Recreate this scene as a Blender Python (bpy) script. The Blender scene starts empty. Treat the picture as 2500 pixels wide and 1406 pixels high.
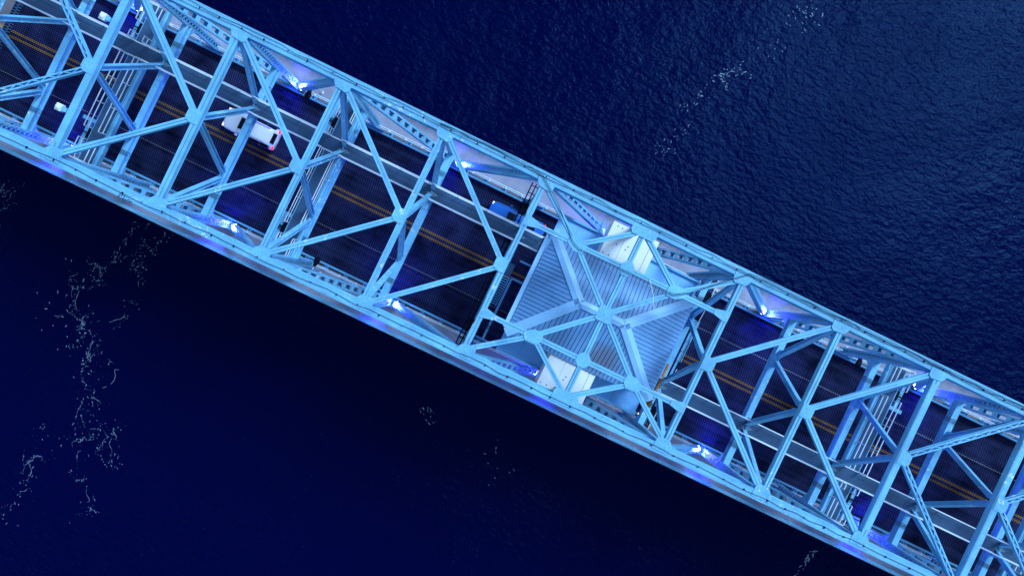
import bpy, math, random
from mathutils import noise as mnoise
from mathutils import Vector, Matrix
random.seed(7)
scene = bpy.context.scene
C = scene.collection
R = math.radians

# ------------------------------------------------------------------ camera
cam_d = bpy.data.cameras.new('camera')
cam_d.lens = 24.0; cam_d.sensor_width = 36.0; cam_d.clip_start = 0.5; cam_d.clip_end = 6000
cam = bpy.data.objects.new('camera', cam_d); C.objects.link(cam)
cam.location = (-8.04315, -1.48662, 61.36324)
cam.rotation_euler = (-0.0064955, -0.0296948, 0.4481318)
scene.camera = cam

# ------------------------------------------------------------------ light
SUN_EL, SUN_AZ = R(48), R(32)           # azimuth measured from +Y towards +X
world = bpy.data.worlds.new('World'); scene.world = world; world.use_nodes = True
wn = world.node_tree.nodes; wl = world.node_tree.links
bg = wn['Background']
sky = wn.new('ShaderNodeTexSky'); sky.sky_type = 'NISHITA'; sky.sun_disc = False
sky.sun_elevation = SUN_EL; sky.sun_rotation = SUN_AZ
sky.air_density = 1.6; sky.dust_density = 0.4; sky.ozone_density = 3.5
wl.new(sky.outputs[0], bg.inputs[0]); bg.inputs[1].default_value = 0.06
sun_d = bpy.data.lights.new('sun', 'SUN'); sun_d.energy = 1.5; sun_d.angle = R(20); sun_d.color = (0.50, 0.74, 1.0)
sun = bpy.data.objects.new('sun', sun_d); C.objects.link(sun)
sd = Vector((math.sin(SUN_AZ) * math.cos(SUN_EL), math.cos(SUN_AZ) * math.cos(SUN_EL), math.sin(SUN_EL)))
sun.rotation_euler = (-sd).to_track_quat('-Z', 'Y').to_euler()
sun.location = sd * 200
vs = scene.view_settings
vs.view_transform = 'Standard'; vs.look = 'None'; vs.exposure = 1.42; vs.gamma = 1.0; vs.use_curve_mapping = False

# ------------------------------------------------------------------ materials
def mat(name, col, rough=0.6, metal=0.0, spec=0.5):
    m = bpy.data.materials.new(name); m.use_nodes = True
    b = m.node_tree.nodes['Principled BSDF']
    b.inputs['Base Color'].default_value = (*col, 1); b.inputs['Roughness'].default_value = rough
    b.inputs['Metallic'].default_value = metal; b.inputs['Specular IOR Level'].default_value = spec
    return m
def nd(m, t, **kw):
    n = m.node_tree.nodes.new(t)
    for k, v in kw.items(): setattr(n, k, v)
    return n
def lk(m, a, b): m.node_tree.links.new(a, b)
def math_n(m, op, a, b=None, c=None):
    n = nd(m, 'ShaderNodeMath', operation=op)
    for i, v in enumerate((a, b, c)):
        if v is None: continue
        if isinstance(v, (int, float)): n.inputs[i].default_value = v
        else: lk(m, v, n.inputs[i])
    return n.outputs[0]
def ramp(m, fac, stops):
    n = nd(m, 'ShaderNodeValToRGB'); e = n.color_ramp.elements
    e[0].position, e[0].color = stops[0][0], (*stops[0][1], 1)
    e[1].position, e[1].color = stops[-1][0], (*stops[-1][1], 1)
    for p_, c_ in stops[1:-1]:
        k = e.new(p_); k.color = (*c_, 1)
    lk(m, fac, n.inputs[0]); return n.outputs[0]
def geo_pos(m): return nd(m, 'ShaderNodeNewGeometry').outputs['Position']
def noise(m, vec, scale, detail=4, rough=0.55, sx=1, sy=1, sz=1):
    mp = nd(m, 'ShaderNodeMapping'); mp.inputs['Scale'].default_value = (sx, sy, sz)
    lk(m, vec, mp.inputs[0])
    n = nd(m, 'ShaderNodeTexNoise'); n.inputs['Scale'].default_value = scale
    n.inputs['Detail'].default_value = detail; n.inputs['Roughness'].default_value = rough
    lk(m, mp.outputs[0], n.inputs['Vector']); return n.outputs[0]
def mix(m, f, a, b):
    n = nd(m, 'ShaderNodeMix', data_type='RGBA')
    if isinstance(f, (int, float)): n.inputs[0].default_value = f
    else: lk(m, f, n.inputs[0])
    for s, v in ((6, a), (7, b)):
        if isinstance(v, tuple): n.inputs[s].default_value = (*v, 1)
        else: lk(m, v, n.inputs[s])
    return n.outputs[2]
def bsdf(m): return m.node_tree.nodes['Principled BSDF']

def weathered(name, col, rough=0.5, chip=None, dirt=(0.05, 0.10, 0.16), var=0.16, chipt=0.70, dirtt=0.66):
    m = mat(name, col, rough)
    p = geo_pos(m)
    n1 = noise(m, p, 0.45, 5, 0.6)
    lo = tuple(c * (1 - var) for c in col); hi = tuple(min(1, c * (1 + var)) for c in col)
    base = ramp(m, n1, [(0.3, lo), (0.7, hi)])
    n2 = noise(m, p, 7.0, 5, 0.65)
    dmask = ramp(m, n2, [(dirtt, (0, 0, 0)), (dirtt + 0.08, (1, 1, 1))])
    base = mix(m, math_n(m, 'MULTIPLY', dmask, 0.55), base, dirt)
    if chip:
        n5 = noise(m, p, 3.4, 6, 0.75)
        base = mix(m, math_n(m, 'MULTIPLY', ramp(m, n5, [(0.66, (0, 0, 0)), (0.72, (1, 1, 1))]), 0.6), base, (0.10, 0.09, 0.10))
        n6 = noise(m, p, 1.3, 4, 0.6, 0.6, 0.6, 1)
        base = mix(m, math_n(m, 'MULTIPLY', ramp(m, n6, [(0.50, (0, 0, 0)), (0.68, (1, 1, 1))]), 0.30), base, (0.06, 0.24, 0.42))
        n3 = noise(m, p, 2.6, 6, 0.7); n4 = noise(m, p, 0.11, 2, 0.5)
        cm = math_n(m, 'MULTIPLY', ramp(m, n3, [(chipt - 0.12, (0, 0, 0)), (chipt - 0.07, (1, 1, 1))]),
                    ramp(m, n4, [(0.47, (0, 0, 0)), (0.58, (1, 1, 1))]))
        base = mix(m, cm, base, chip)
    lk(m, base, bsdf(m).inputs['Base Color'])
    bp = nd(m, 'ShaderNodeBump'); bp.inputs['Strength'].default_value = 0.15; bp.inputs['Distance'].default_value = 0.02
    lk(m, n2, bp.inputs['Height']); lk(m, bp.outputs[0], bsdf(m).inputs['Normal'])
    return m

M = {}
STEEL = (0.155, 0.47, 0.72)
M['steel'] = weathered('blue_steel_paint', STEEL, 0.6, chip=(0.62, 0.76, 0.80), var=0.22, dirt=(0.05, 0.17, 0.28), dirtt=0.60)
M['rivet'] = mat('rivet_heads', (0.07, 0.28, 0.46), 0.5)
M['rail_white'] = weathered('pale_rail_paint', (0.66, 0.78, 0.86), 0.45, var=0.08)
M['rail_blue'] = weathered('rail_blue_paint', (0.13, 0.42, 0.66), 0.45, var=0.12)
M['walk'] = weathered('walkway_plate', (0.030, 0.085, 0.17), 0.8, var=0.25, dirt=(0.02, 0.03, 0.05))
M['walk_patch'] = weathered('walkway_pale_patch', (0.11, 0.20, 0.26), 0.5)
M['roof'] = None
M['hip'] = weathered('roof_cap_metal', (0.30, 0.60, 0.92), 0.45, var=0.06)
M['under'] = mat('dark_underlay', (0.012, 0.016, 0.03), 0.9)
M['terrace'] = weathered('terrace_membrane', (0.20, 0.52, 0.94), 0.7, var=0.12, dirt=(0.05, 0.18, 0.34), dirtt=0.6)
M['wall'] = weathered('house_wall_panel', (0.16, 0.32, 0.48), 0.6)
M['white'] = weathered('white_housing_paint', (0.82, 0.83, 0.82), 0.5, var=0.04, dirt=(0.06, 0.07, 0.08), dirtt=0.69)
M['black'] = mat('black_powder_coat', (0.004, 0.005, 0.016), 0.7, 0, 0.08)
M['cable'] = mat('black_cable', (0.004, 0.008, 0.03), 0.8, 0, 0.05)
M['orange'] = weathered('orange_safety_paint', (0.50, 0.17, 0.02), 0.6, var=0.35, dirt=(0.05, 0.04, 0.05), dirtt=0.52)
M['lampwhite'] = mat('opal_lens', (0.7, 0.78, 0.82), 0.25)
M['glass'] = mat('dark_glass', (0.006, 0.01, 0.018), 0.06)
M['rubber'] = mat('tyre_rubber', (0.012, 0.012, 0.013), 0.85)
M['alloy'] = mat('alloy_rim', (0.4, 0.42, 0.45), 0.3, 0.9)
M['foam'] = mat('water_foam', (0.17, 0.26, 0.36), 0.9)

def car_paint(name, col):
    m = mat(name, col, 0.3); bsdf(m).inputs['Coat Weight'].default_value = 0.6; bsdf(m).inputs['Coat Roughness'].default_value = 0.08
    return m
M['car_white'] = car_paint('white_car_paint', (0.72, 0.76, 0.8))
M['car_blue'] = car_paint('blue_car_paint', (0.01, 0.14, 0.52))
def emit(name, col, s):
    m = mat(name, (0.02, 0.02, 0.02), 0.4)
    bsdf(m).inputs['Emission Color'].default_value = (*col, 1); bsdf(m).inputs['Emission Strength'].default_value = s
    return m
M['lens_blue'] = emit('lit_blue_lens', (0.45, 0.55, 1.0), 40)
M['lens_amber'] = emit('lit_amber_lens', (1.0, 0.42, 0.08), 9)
M['tail'] = emit('red_tail_lens', (1.0, 0.03, 0.05), 0.6)
M['head'] = emit('clear_head_lens', (0.9, 0.95, 1.0), 0.6)
M['red_marker'] = emit('lit_red_marker', (1.0, 0.03, 0.07), 4)

# roof: ribbed sheet metal with a brown run-off stain near the lower eave
def make_roof():
    m = weathered('roof_sheet_metal', (0.155, 0.36, 0.64), 0.5, var=0.14, dirt=(0.06, 0.17, 0.36), dirtt=0.68)
    b = bsdf(m); src = b.inputs['Base Color'].links[0].from_socket
    p = geo_pos(m)
    s = nd(m, 'ShaderNodeSeparateXYZ'); lk(m, p, s.inputs[0])
    dx = math_n(m, 'MULTIPLY', math_n(m, 'SUBTRACT', s.outputs[0], 2.0), 0.5)
    dy = math_n(m, 'MULTIPLY', math_n(m, 'ADD', s.outputs[1], 3.0), 0.6)
    d = math_n(m, 'ADD', math_n(m, 'MULTIPLY', dx, dx), math_n(m, 'MULTIPLY', dy, dy))
    n = noise(m, p, 1.7, 5, 0.65)
    k = math_n(m, 'SUBTRACT', math_n(m, 'ADD', n, 0.55), d)
    mask = ramp(m, k, [(0.35, (0, 0, 0)), (0.95, (1, 1, 1))])
    col = mix(m, math_n(m, 'MULTIPLY', mask, 0.6), src, (0.15, 0.11, 0.12))
    lk(m, col, b.inputs['Base Color'])
    return m
M['roof'] = make_roof()

# steel grating of the carriageway: staggered small cells, worn streaks along the lanes
def grating(name, bar, cell, streak=True):
    m = mat(name, bar, 0.9, 0, 0.0)
    p = geo_pos(m)
    s = nd(m, 'ShaderNodeSeparateXYZ'); lk(m, p, s.inputs[0])
    u = math_n(m, 'DIVIDE', s.outputs[0], 0.20); v = math_n(m, 'DIVIDE', s.outputs[1], 0.12)
    row = math_n(m, 'FLOOR', v)
    off = math_n(m, 'MULTIPLY', math_n(m, 'MODULO', math_n(m, 'ADD', row, 1000), 2), 0.5)
    fu = math_n(m, 'SUBTRACT', math_n(m, 'FRACT', math_n(m, 'ADD', math_n(m, 'ADD', u, off), 1000)), 0.5)
    fv = math_n(m, 'SUBTRACT', math_n(m, 'FRACT', math_n(m, 'ADD', v, 1000)), 0.5)
    d = math_n(m, 'ADD', math_n(m, 'MULTIPLY', fu, fu), math_n(m, 'MULTIPLY', math_n(m, 'MULTIPLY', fv, fv), 0.8))
    dot = ramp(m, d, [(0.035, (1, 1, 1)), (0.09, (0, 0, 0))])
    n1 = noise(m, p, 1.0, 5, 0.65, 0.03, 2.2, 1)
    n2 = noise(m, p, 0.5, 3, 0.6)
    br = ramp(m, math_n(m, 'MULTIPLY', math_n(m, 'ADD', n1, n2), 0.5), [(0.36, (0.22, 0.22, 0.24)), (0.64, (1.4, 1.4, 1.4))])
    if not streak: br = ramp(m, n2, [(0.3, (0.55, 0.55, 0.55)), (0.7, (1.1, 1.1, 1.1))])
    mult = nd(m, 'ShaderNodeMix', data_type='RGBA', blend_type='MULTIPLY'); mult.inputs[0].default_value = 1
    lk(m, mix(m, dot, cell, bar), mult.inputs[6]); lk(m, br, mult.inputs[7])
    # joints between grating panels across the road
    j = math_n(m, 'FRACT', math_n(m, 'ADD', math_n(m, 'DIVIDE', s.outputs[0], 1.943), 100))
    jm = ramp(m, j, [(0.012, (0.55, 0.55, 0.55)), (0.03, (1, 1, 1))])
    mu2 = nd(m, 'ShaderNodeMix', data_type='RGBA', blend_type='MULTIPLY'); mu2.inputs[0].default_value = 1
    lk(m, mult.outputs[2], mu2.inputs[6]); lk(m, jm, mu2.inputs[7])
    lk(m, mu2.outputs[2], bsdf(m).inputs['Base Color'])
    return m
M['grating'] = grating('steel_grating', (0.072, 0.088, 0.195), (0.0030, 0.0042, 0.025))
M['mark_yellow'] = grating('yellow_painted_grating', (0.52, 0.28, 0.08), (0.08, 0.042, 0.025), False)
M['mark_white'] = grating('white_painted_grating', (0.42, 0.46, 0.52), (0.02, 0.022, 0.03), False)

def concrete(name, col, seam=0.0):
    m = mat(name, col, 0.85)
    p = geo_pos(m)
    n1 = noise(m, p, 0.35, 5, 0.6); n2 = noise(m, p, 4.0, 6, 0.7); n3 = noise(m, p, 30, 3, 0.6)
    a = ramp(m, n1, [(0.3, tuple(c * 0.72 for c in col)), (0.7, tuple(c * 1.15 for c in col))])
    a = mix(m, math_n(m, 'MULTIPLY', ramp(m, n2, [(0.52, (0, 0, 0)), (0.75, (1, 1, 1))]), 0.5), a, tuple(c * 0.45 for c in col))
    if seam:
        sx = nd(m, 'ShaderNodeSeparateXYZ'); lk(m, p, sx.inputs[0])
        fr = math_n(m, 'FRACT', math_n(m, 'ADD', math_n(m, 'DIVIDE', sx.outputs[0], seam), 1000))
        a = mix(m, math_n(m, 'MULTIPLY', ramp(m, fr, [(0.10, (1, 1, 1)), (0.22, (0, 0, 0))]), 0.3), a, tuple(c * 0.55 for c in col))
    lk(m, a, bsdf(m).inputs['Base Color'])
    bp = nd(m, 'ShaderNodeBump'); bp.inputs['Strength'].default_value = 0.3; bp.inputs['Distance'].default_value = 0.01
    lk(m, n3, bp.inputs['Height']); lk(m, bp.outputs[0], bsdf(m).inputs['Normal'])
    return m
M['concrete'] = concrete('pavement_concrete', (0.32, 0.33, 0.43), 0.243)
M['concrete_dark'] = concrete('kerb_concrete', (0.15, 0.155, 0.20))
M['concrete_road'] = concrete('approach_concrete', (0.22, 0.21, 0.22))

def make_water():
    m = bpy.data.materials.new('river_water'); m.use_nodes = True
    m.node_tree.nodes.remove(bsdf(m))
    out = m.node_tree.nodes['Material Output']
    p = geo_pos(m)
    n0 = noise(m, p, 0.03, 3, 0.5)
    n1 = noise(m, p, 0.16, 3, 0.5, 1.0, 0.75, 1)
    n2 = noise(m, p, 1.3, 4, 0.6, 0.75, 1.25, 1)
    n3 = noise(m, p, 3.8, 2, 0.5)
    h = math_n(m, 'ADD', math_n(m, 'MULTIPLY', n1, 2.6), math_n(m, 'ADD', math_n(m, 'MULTIPLY', n2, 1.25), math_n(m, 'MULTIPLY', n3, 0.30)))
    amp = ramp(m, n0, [(0.3, (0.5, 0.5, 0.5)), (0.7, (1, 1, 1))])
    bp = nd(m, 'ShaderNodeBump'); bp.inputs['Distance'].default_value = 0.25
    lk(m, amp, bp.inputs['Strength']); lk(m, h, bp.inputs['Height'])
    d = nd(m, 'ShaderNodeBsdfDiffuse'); d.inputs[0].default_value = (0.0001, 0.0008, 0.031, 1)
    g = nd(m, 'ShaderNodeBsdfGlossy'); g.inputs['Color'].default_value = (0.055, 0.145, 0.275, 1); g.inputs['Roughness'].default_value = 0.10
    f = nd(m, 'ShaderNodeFresnel'); f.inputs[0].default_value = 1.33
    for n in (d, g, f): lk(m, bp.outputs[0], n.inputs['Normal'])
    mx = nd(m, 'ShaderNodeMixShader'); lk(m, f.outputs[0], mx.inputs[0]); lk(m, d.outputs[0], mx.inputs[1]); lk(m, g.outputs[0], mx.inputs[2])
    lk(m, mx.outputs[0], out.inputs['Surface'])
    return m
M['water'] = make_water()

# ------------------------------------------------------------------ mesh helpers
class MB:
    def __init__(s): s.v = []; s.f = []
    def quadbox(s, pts):                          # 8 points: bottom ring then top ring
        o = len(s.v); s.v += [tuple(p) for p in pts]
        s.f += [tuple(o + i for i in q) for q in ((3, 2, 1, 0), (4, 5, 6, 7), (0, 1, 5, 4), (1, 2, 6, 5), (2, 3, 7, 6), (3, 0, 4, 7))]
        return s
    def box(s, x0, x1, y0, y1, z0, z1):
        return s.quadbox([(x0, y0, z0), (x1, y0, z0), (x1, y1, z0), (x0, y1, z0), (x0, y0, z1), (x1, y0, z1), (x1, y1, z1), (x0, y1, z1)])
    def beam(s, p0, p1, w, d, up=(0, 0, 1), off=0.0, lift=0.0):
        """box along p0-p1, w wide across, d deep along up; off shifts across, lift along up"""
        p0, p1 = Vector(p0), Vector(p1); ax = (p1 - p0).normalized()
        sd_ = ax.cross(Vector(up))
        if sd_.length < 1e-4: sd_ = ax.cross(Vector((1, 0, 0)))
        sd_.normalize(); u = sd_.cross(ax).normalized()
        a = sd_ * (off - w / 2); b = sd_ * (off + w / 2); t = u * (lift + d / 2); l = u * (lift - d / 2)
        return s.quadbox([p0 + a + l, p0 + b + l, p1 + b + l, p1 + a + l, p0 + a + t, p0 + b + t, p1 + b + t, p1 + a + t])
    def prism(s, poly, z0, z1):
        o = len(s.v); n = len(poly)
        s.v += [(x, y, z0) for x, y in poly] + [(x, y, z1) for x, y in poly]
        s.f.append(tuple(o + i for i in reversed(range(n)))); s.f.append(tuple(o + n + i for i in range(n)))
        for i in range(n):
            j = (i + 1) % n; s.f.append((o + i, o + j, o + n + j, o + n + i))
        return s
    def poly3(s, pts, th):
        """slab under a planar 3-D polygon"""
        o = len(s.v); n = len(pts)
        s.v += [(x, y, z - th) for x, y, z in pts] + [tuple(p) for p in pts]
        s.f.append(tuple(o + i for i in reversed(range(n)))); s.f.append(tuple(o + n + i for i in range(n)))
        for i in range(n):
            j = (i + 1) % n; s.f.append((o + i, o + j, o + n + j, o + n + i))
        return s
    def tube(s, pts, r, n=6):
        pts = [Vector(p) for p in pts]; rings = []
        for k, p in enumerate(pts):
            a = pts[max(0, k - 1)]; b = pts[min(len(pts) - 1, k + 1)]; ax = (b - a).normalized()
            q = ax.cross(Vector((0, 0, 1)))
            if q.length < 1e-3: q = ax.cross(Vector((1, 0, 0)))
            q.normalize(); w = q.cross(ax)
            rr = r[k] if isinstance(r, (list, tuple)) else r
            o = len(s.v); rings.append(o)
            s.v += [tuple(p + q * rr * math.cos(2 * math.pi * i / n) + w * rr * math.sin(2 * math.pi * i / n)) for i in range(n)]
        for a, b in zip(rings, rings[1:]):
            for i in range(n):
                j = (i + 1) % n; s.f.append((a + i, a + j, b + j, b + i))
        s.f.append(tuple(rings[0] + i for i in reversed(range(n)))); s.f.append(tuple(rings[-1] + i for i in range(n)))
        return s
    def lathe(s, prof, c=(0, 0, 0), n=16, axis='Z'):
        o = len(s.v)
        for r_, z in prof:
            for i in range(n):
                a = 2 * math.pi * i / n; x, y = r_ * math.cos(a), r_ * math.sin(a)
                v = (x, y, z) if axis == 'Z' else ((z, x, y) if axis == 'X' else (y, z, x))
                s.v.append((v[0] + c[0], v[1] + c[1], v[2] + c[2]))
        for k in range(len(prof) - 1):
            for i in range(n):
                j = (i + 1) % n; s.f.append((o + k * n + i, o + k * n + j, o + (k + 1) * n + j, o + (k + 1) * n + i))
        s.f.append(tuple(o + i for i in reversed(range(n)))); s.f.append(tuple(o + (len(prof) - 1) * n + i for i in range(n)))
        return s
    def rivet(s, x, y, z, r=0.035, h=0.02):
        o = len(s.v); n = 5
        s.v += [(x + r * math.cos(2 * math.pi * i / n), y + r * math.sin(2 * math.pi * i / n), z) for i in range(n)]
        s.v += [(x + r * .6 * math.cos(2 * math.pi * i / n), y + r * .6 * math.sin(2 * math.pi * i / n), z + h) for i in range(n)]
        for i in range(n):
            j = (i + 1) % n; s.f.append((o + i, o + j, o + n + j, o + n + i))
        s.f.append(tuple(o + n + i for i in range(n)))
        return s
    def mesh(s, name):
        me = bpy.data.meshes.new(name); me.from_pydata(s.v, [], s.f); me.update(); return me
    def build(s, name, m, parent=None, smooth=False, bevel=0.0):
        me = s.mesh(name); me.materials.append(M[m] if isinstance(m, str) else m)
        if smooth:
            me.polygons.foreach_set('use_smooth', [True] * len(me.polygons))
        o = bpy.data.objects.new(name, me); C.objects.link(o)
        if parent is not None: o.parent = parent
        if bevel:
            b = o.modifiers.new('bevel', 'BEVEL'); b.width = bevel; b.segments = 2; b.limit_method = 'ANGLE'
        return o
def empty(name, label, cat, loc=(0, 0, 0), group=None):
    o = bpy.data.objects.new(name, None); C.objects.link(o); o.location = loc; o.empty_display_size = 0.3
    tag(o, label, cat, group); return o
def tag(o, label, cat, group=None, kind=None):
    if label: o['label'] = label
    if cat: o['category'] = cat
    if group: o['group'] = group
    if kind: o['kind'] = kind
    return o
def stuff(o): o['kind'] = 'stuff'; return o
def struct(o, label=None):
    o['kind'] = 'structure'
    if label: o['label'] = label
    return o
def inst(src, name, parent, loc=(0, 0, 0), rz=0.0, scale=None):
    o = bpy.data.objects.new(name, src.data); C.objects.link(o); o.parent = parent
    o.location = loc; o.rotation_euler = (0, 0, rz)
    if scale: o.scale = scale
    return o
def copy_tree(o, parent=None):
    c = o.copy(); C.objects.link(c); c.parent = parent
    for ch in list(o.children): copy_tree(ch, c)
    return c

# ------------------------------------------------------------------ layout numbers
P = 7.77                       # panel length; node 5 is mid-span at X = 0
def X(i): return (i - 5) * P
YT = 6.80                      # truss plane
ZT = 14.06                     # top of the upper chord
ZL = 6.30                      # top of the lower sway struts
NODES = list(range(-2, 12))
XW, XE = -56.4, 62.0

# ------------------------------------------------------------------ water, road, pavements
ZW = -14.0
w_ = MB(); n_ = 24; ext = 2600.0
w_.v = [(-ext, -ext, ZW), (ext, -ext, ZW), (ext, ext, ZW), (-ext, ext, ZW)]; w_.f = [(0, 1, 2, 3)]
struct(w_.build('water', 'water'), 'dark navy rippled river under the bridge')

struct(MB().box(XW + 0.7, XE, -6.42, 6.42, -0.25, 0.0).build('road', 'grating'), 'dark open steel grating carriageway across the bridge')
ROAD = bpy.data.objects['road']
for y0 in (0.13, -0.33):
    MB().box(XW + 0.75, XE, y0, y0 + 0.20, 0.001, 0.005).build('centre_line', 'mark_yellow', ROAD)
for sgn in (1, -1):
    x = XW + 1.2
    if sgn < 0:
        while x < XE - 8:
            MB().box(x, x + 3.88, -3.32 - 0.07, -3.32 + 0.07, 0.001, 0.005).build('lane_dash', 'mark_white', ROAD); x += 3.886 if sgn < 0 else 6
    else:
        while x < XE - 8:
            if x > 4: MB().box(x, x + 3.88, 3.05 - 0.07, 3.05 + 0.07, 0.001, 0.005).build('lane_dash', 'mark_white', ROAD)
            x += 3.886
ap = MB().box(-140, XW, -6.42, 6.42, -0.4, 0.02).build('approach_road', 'concrete_road'); struct(ap, 'concrete approach road at the end of the grating')
for y0, y1 in ((0.13, 0.33), (-0.33, -0.13)):
    MB().box(-140, XW - 0.05, y0, y1, 0.021, 0.025).build('centre_line', mat('yellow_paint', (0.6, 0.33, 0.08), 0.7), ap)
jt = MB(); k_ = -6.4
jt.box(XW, XW + 0.7, -6.42, 6.42, -0.3, -0.02)
j_o = jt.build('expansion_joint', 'black'); struct(j_o, 'dark finger expansion joint across the road')
fj = MB()
while k_ < 6.3:
    fj.box(XW, XW + 0.42, k_, k_ + 0.10, -0.02, 0.012); fj.box(XW + 0.28, XW + 0.7, k_ + 0.13, k_ + 0.23, -0.02, 0.012); k_ += 0.26
stuff(fj.build('joint_finger', 'walk', j_o))

for sgn in (1, -1):
    nm = 'upper' if sgn > 0 else 'lower'
    pv = MB().box(-140, XE, min(sgn * 6.43, sgn * 9.35), max(sgn * 6.43, sgn * 9.35), -0.2, 0.16).build('pavement', 'concrete_dark')
    struct(pv, 'concrete footway bed along the %s edge of the road' % nm)
    src = None; i = 0
    x = XW
    while x < XE - 3.9:
        if src is None:
            b = MB().box(0.01, 3.875, -1.22, 1.22, 0, 0.045); src = b.build('slab', 'concrete', pv); src.location = (x, sgn * 8.1, 0.16)
            b2 = MB().box(0.01, 3.875, -0.19, 0.19, 0, 0.04); s2 = b2.build('edge_slab', 'concrete_dark', pv); s2.location = (x, sgn * 6.66, 0.16)
        else:
            inst(src, 'slab', pv, (x, sgn * 8.1, 0.16)); inst(s2, 'edge_slab', pv, (x, sgn * 6.66, 0.16))
        x += 3.885
    kb = MB().box(-140, XE, min(sgn * 6.25, sgn * 6.425), max(sgn * 6.25, sgn * 6.425), -0.2, 0.24).build('kerb', 'rail_blue')
    struct(kb, 'blue steel kerb along the %s edge of the road' % nm)
    # traffic rail on the kerb line
    tr = empty('traffic_rail', 'blue two-bar traffic rail along the %s kerb' % nm, 'guard rail', (0, sgn * 6.3, 0.2), 'traffic rails along the kerbs')
    for yy, zz, hh in ((0.0, 0.42, 0.12), (0.05, 0.14, 0.10)):
        MB().box(XW, XE, yy * sgn - 0.055, yy * sgn + 0.055, zz - hh / 2, zz + hh / 2).build('rail', 'rail_blue', tr)
    ps = None; x = XW + 1
    while x < XE - 1:
        if ps is None:
            b = MB(); y_ = 0.24 * sgn
            b.box(-0.17, 0.17, min(0.07 * sgn, .45 * sgn), max(.07 * sgn, .45 * sgn), 0.006, 0.05)
            b.box(-0.14, -0.08, min(0.06 * sgn, .36 * sgn), max(.06 * sgn, .36 * sgn), 0.05, 0.46)
            b.box(0.08, 0.14, min(0.06 * sgn, .36 * sgn), max(.06 * sgn, .36 * sgn), 0.05, 0.46)
            b.box(-0.12, 0.12, min(0.30 * sgn, .38 * sgn), max(.30 * sgn, .38 * sgn), 0.05, 0.40)
            ps = b.build('post', 'rail_blue', tr); ps.location = (x, 0, 0)
        else: inst(ps, 'post', tr, (x, 0, 0))
        x += 1.8646
    # pale pipe handrail between the truss posts
    hr = empty('handrail', 'pale double pipe handrail between the posts of the %s truss' % nm, 'handrail', (0, sgn * 6.74, 0.2), 'pipe handrails in the truss planes')
    for i in NODES[:-1]:
        x0 = X(i) + (0.9 if i % 2 else 0.42); x1 = X(i + 1) - (0.9 if (i + 1) % 2 else 0.42)
        MB().tube([(x0, 0, 0.95), (x1, 0, 0.95)], 0.042).build('top_rail', 'rail_white', hr)
        MB().tube([(x0, -0.09 * sgn, 0.6), (x1, -0.09 * sgn, 0.6)], 0.035).build('lower_rail', 'rail_white', hr)
        for k in range(4):
            xx = x0 + (x1 - x0) * (k + 0.5) / 4
            b = MB().tube([(xx, 0, 0.005), (xx, 0, 0.95)], 0.03); b.beam((xx, 0, 0.6), (xx, -0.2 * sgn, 0.6), 0.04, 0.04); b.box(xx - .09, xx + .09, -0.09, 0.09, 0.006, 0.03)
            b.build('post', 'rail_white', hr)
    # outer footway railing
    rl = empty('footway_railing', 'blue footway railing along the outer %s edge of the bridge' % nm, 'railing', (0, sgn * 9.22, 0.16), 'outer footway railings')
    MB().box(XW, XE, -0.09, 0.09, 1.02, 1.12).build('top_rail', 'rail_blue', rl)
    MB().box(XW, XE, -0.03, 0.03, 0.62, 0.68).build('mid_rail', 'rail_blue', rl)
    MB().box(XW, XE, -0.03, 0.03, 0.22, 0.28).build('lower_rail', 'rail_blue', rl)
    MB().box(XW, XE, min(.13 * sgn, .33 * sgn), max(.13 * sgn, .33 * sgn), -0.35, 0.02).build('fascia_beam', 'rail_blue', rl)
    MB().tube([(XW + t * 1.5, sgn * 0.22 + 0.035 * math.sin(t * 2.2), 0.10 + .02 * math.sin(t * 1.3)) for t in range(int((XE - XW) / 1.5))], 0.03).build('conduit', 'rail_white', rl)
    x = XW + 1.3; po = None
    while x < XE:
        if po is None:
            b = MB().box(-0.05, 0.05, -0.06, 0.06, 0.0, 1.02).box(-0.14, 0.14, -0.14, 0.2 if sgn > 0 else .14, 0.006, 0.04)
            b.box(-0.11, 0.11, -0.15, 0.15, 1.121, 1.15)
            po = b.build('post', 'rail_blue', rl); po.location = (x, 0, 0)
        else: inst(po, 'post', rl, (x, 0, 0))
        x += 2.59

# ------------------------------------------------------------------ the truss
BR = empty('truss_bridge', 'light blue riveted steel through-truss bridge spanning the frame diagonally', 'bridge', (0, 0, 0))

def rivet_rows(x0, x1, ys, z, step=0.16):
    b = MB(); x = x0
    while x < x1:
        for y in ys: b.rivet(x, y, z, 0.028, 0.016)
        x += step
    return b
for sgn in (1, -1):
    for i in NODES[:-1]:
        x0, x1 = X(i) + 0.012, X(i + 1) - 0.012
        b = MB()
        b.box(x0, x1, sgn * YT - 0.345, sgn * YT + 0.345, ZT - 0.05, ZT)                 # cover plate
        b.box(x0, x1, sgn * YT - 0.29, sgn * YT - 0.22, ZT - 0.80, ZT - 0.05)          # webs
        b.box(x0, x1, sgn * YT + 0.22, sgn * YT + 0.29, ZT - 0.80, ZT - 0.05)
        b.box(x0, x1, sgn * YT - 0.36, sgn * YT - 0.18, ZT - 0.84, ZT - 0.80)
        b.box(x0, x1, sgn * YT + 0.18, sgn * YT + 0.36, ZT - 0.84, ZT - 0.80)
        ch = b.build('top_chord', 'steel', BR)
        stuff(rivet_rows(x0 + .1, x1, [sgn * YT - 0.30, sgn * YT - .23, sgn * YT + 0.23, sgn * YT + .30], ZT).build('rivets', 'rivet', ch))
        bb = MB().box(x0, x1, sgn * YT - 0.3, sgn * YT + 0.3, -1.0, -0.21); bb.build('bottom_chord', 'steel', BR)

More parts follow.
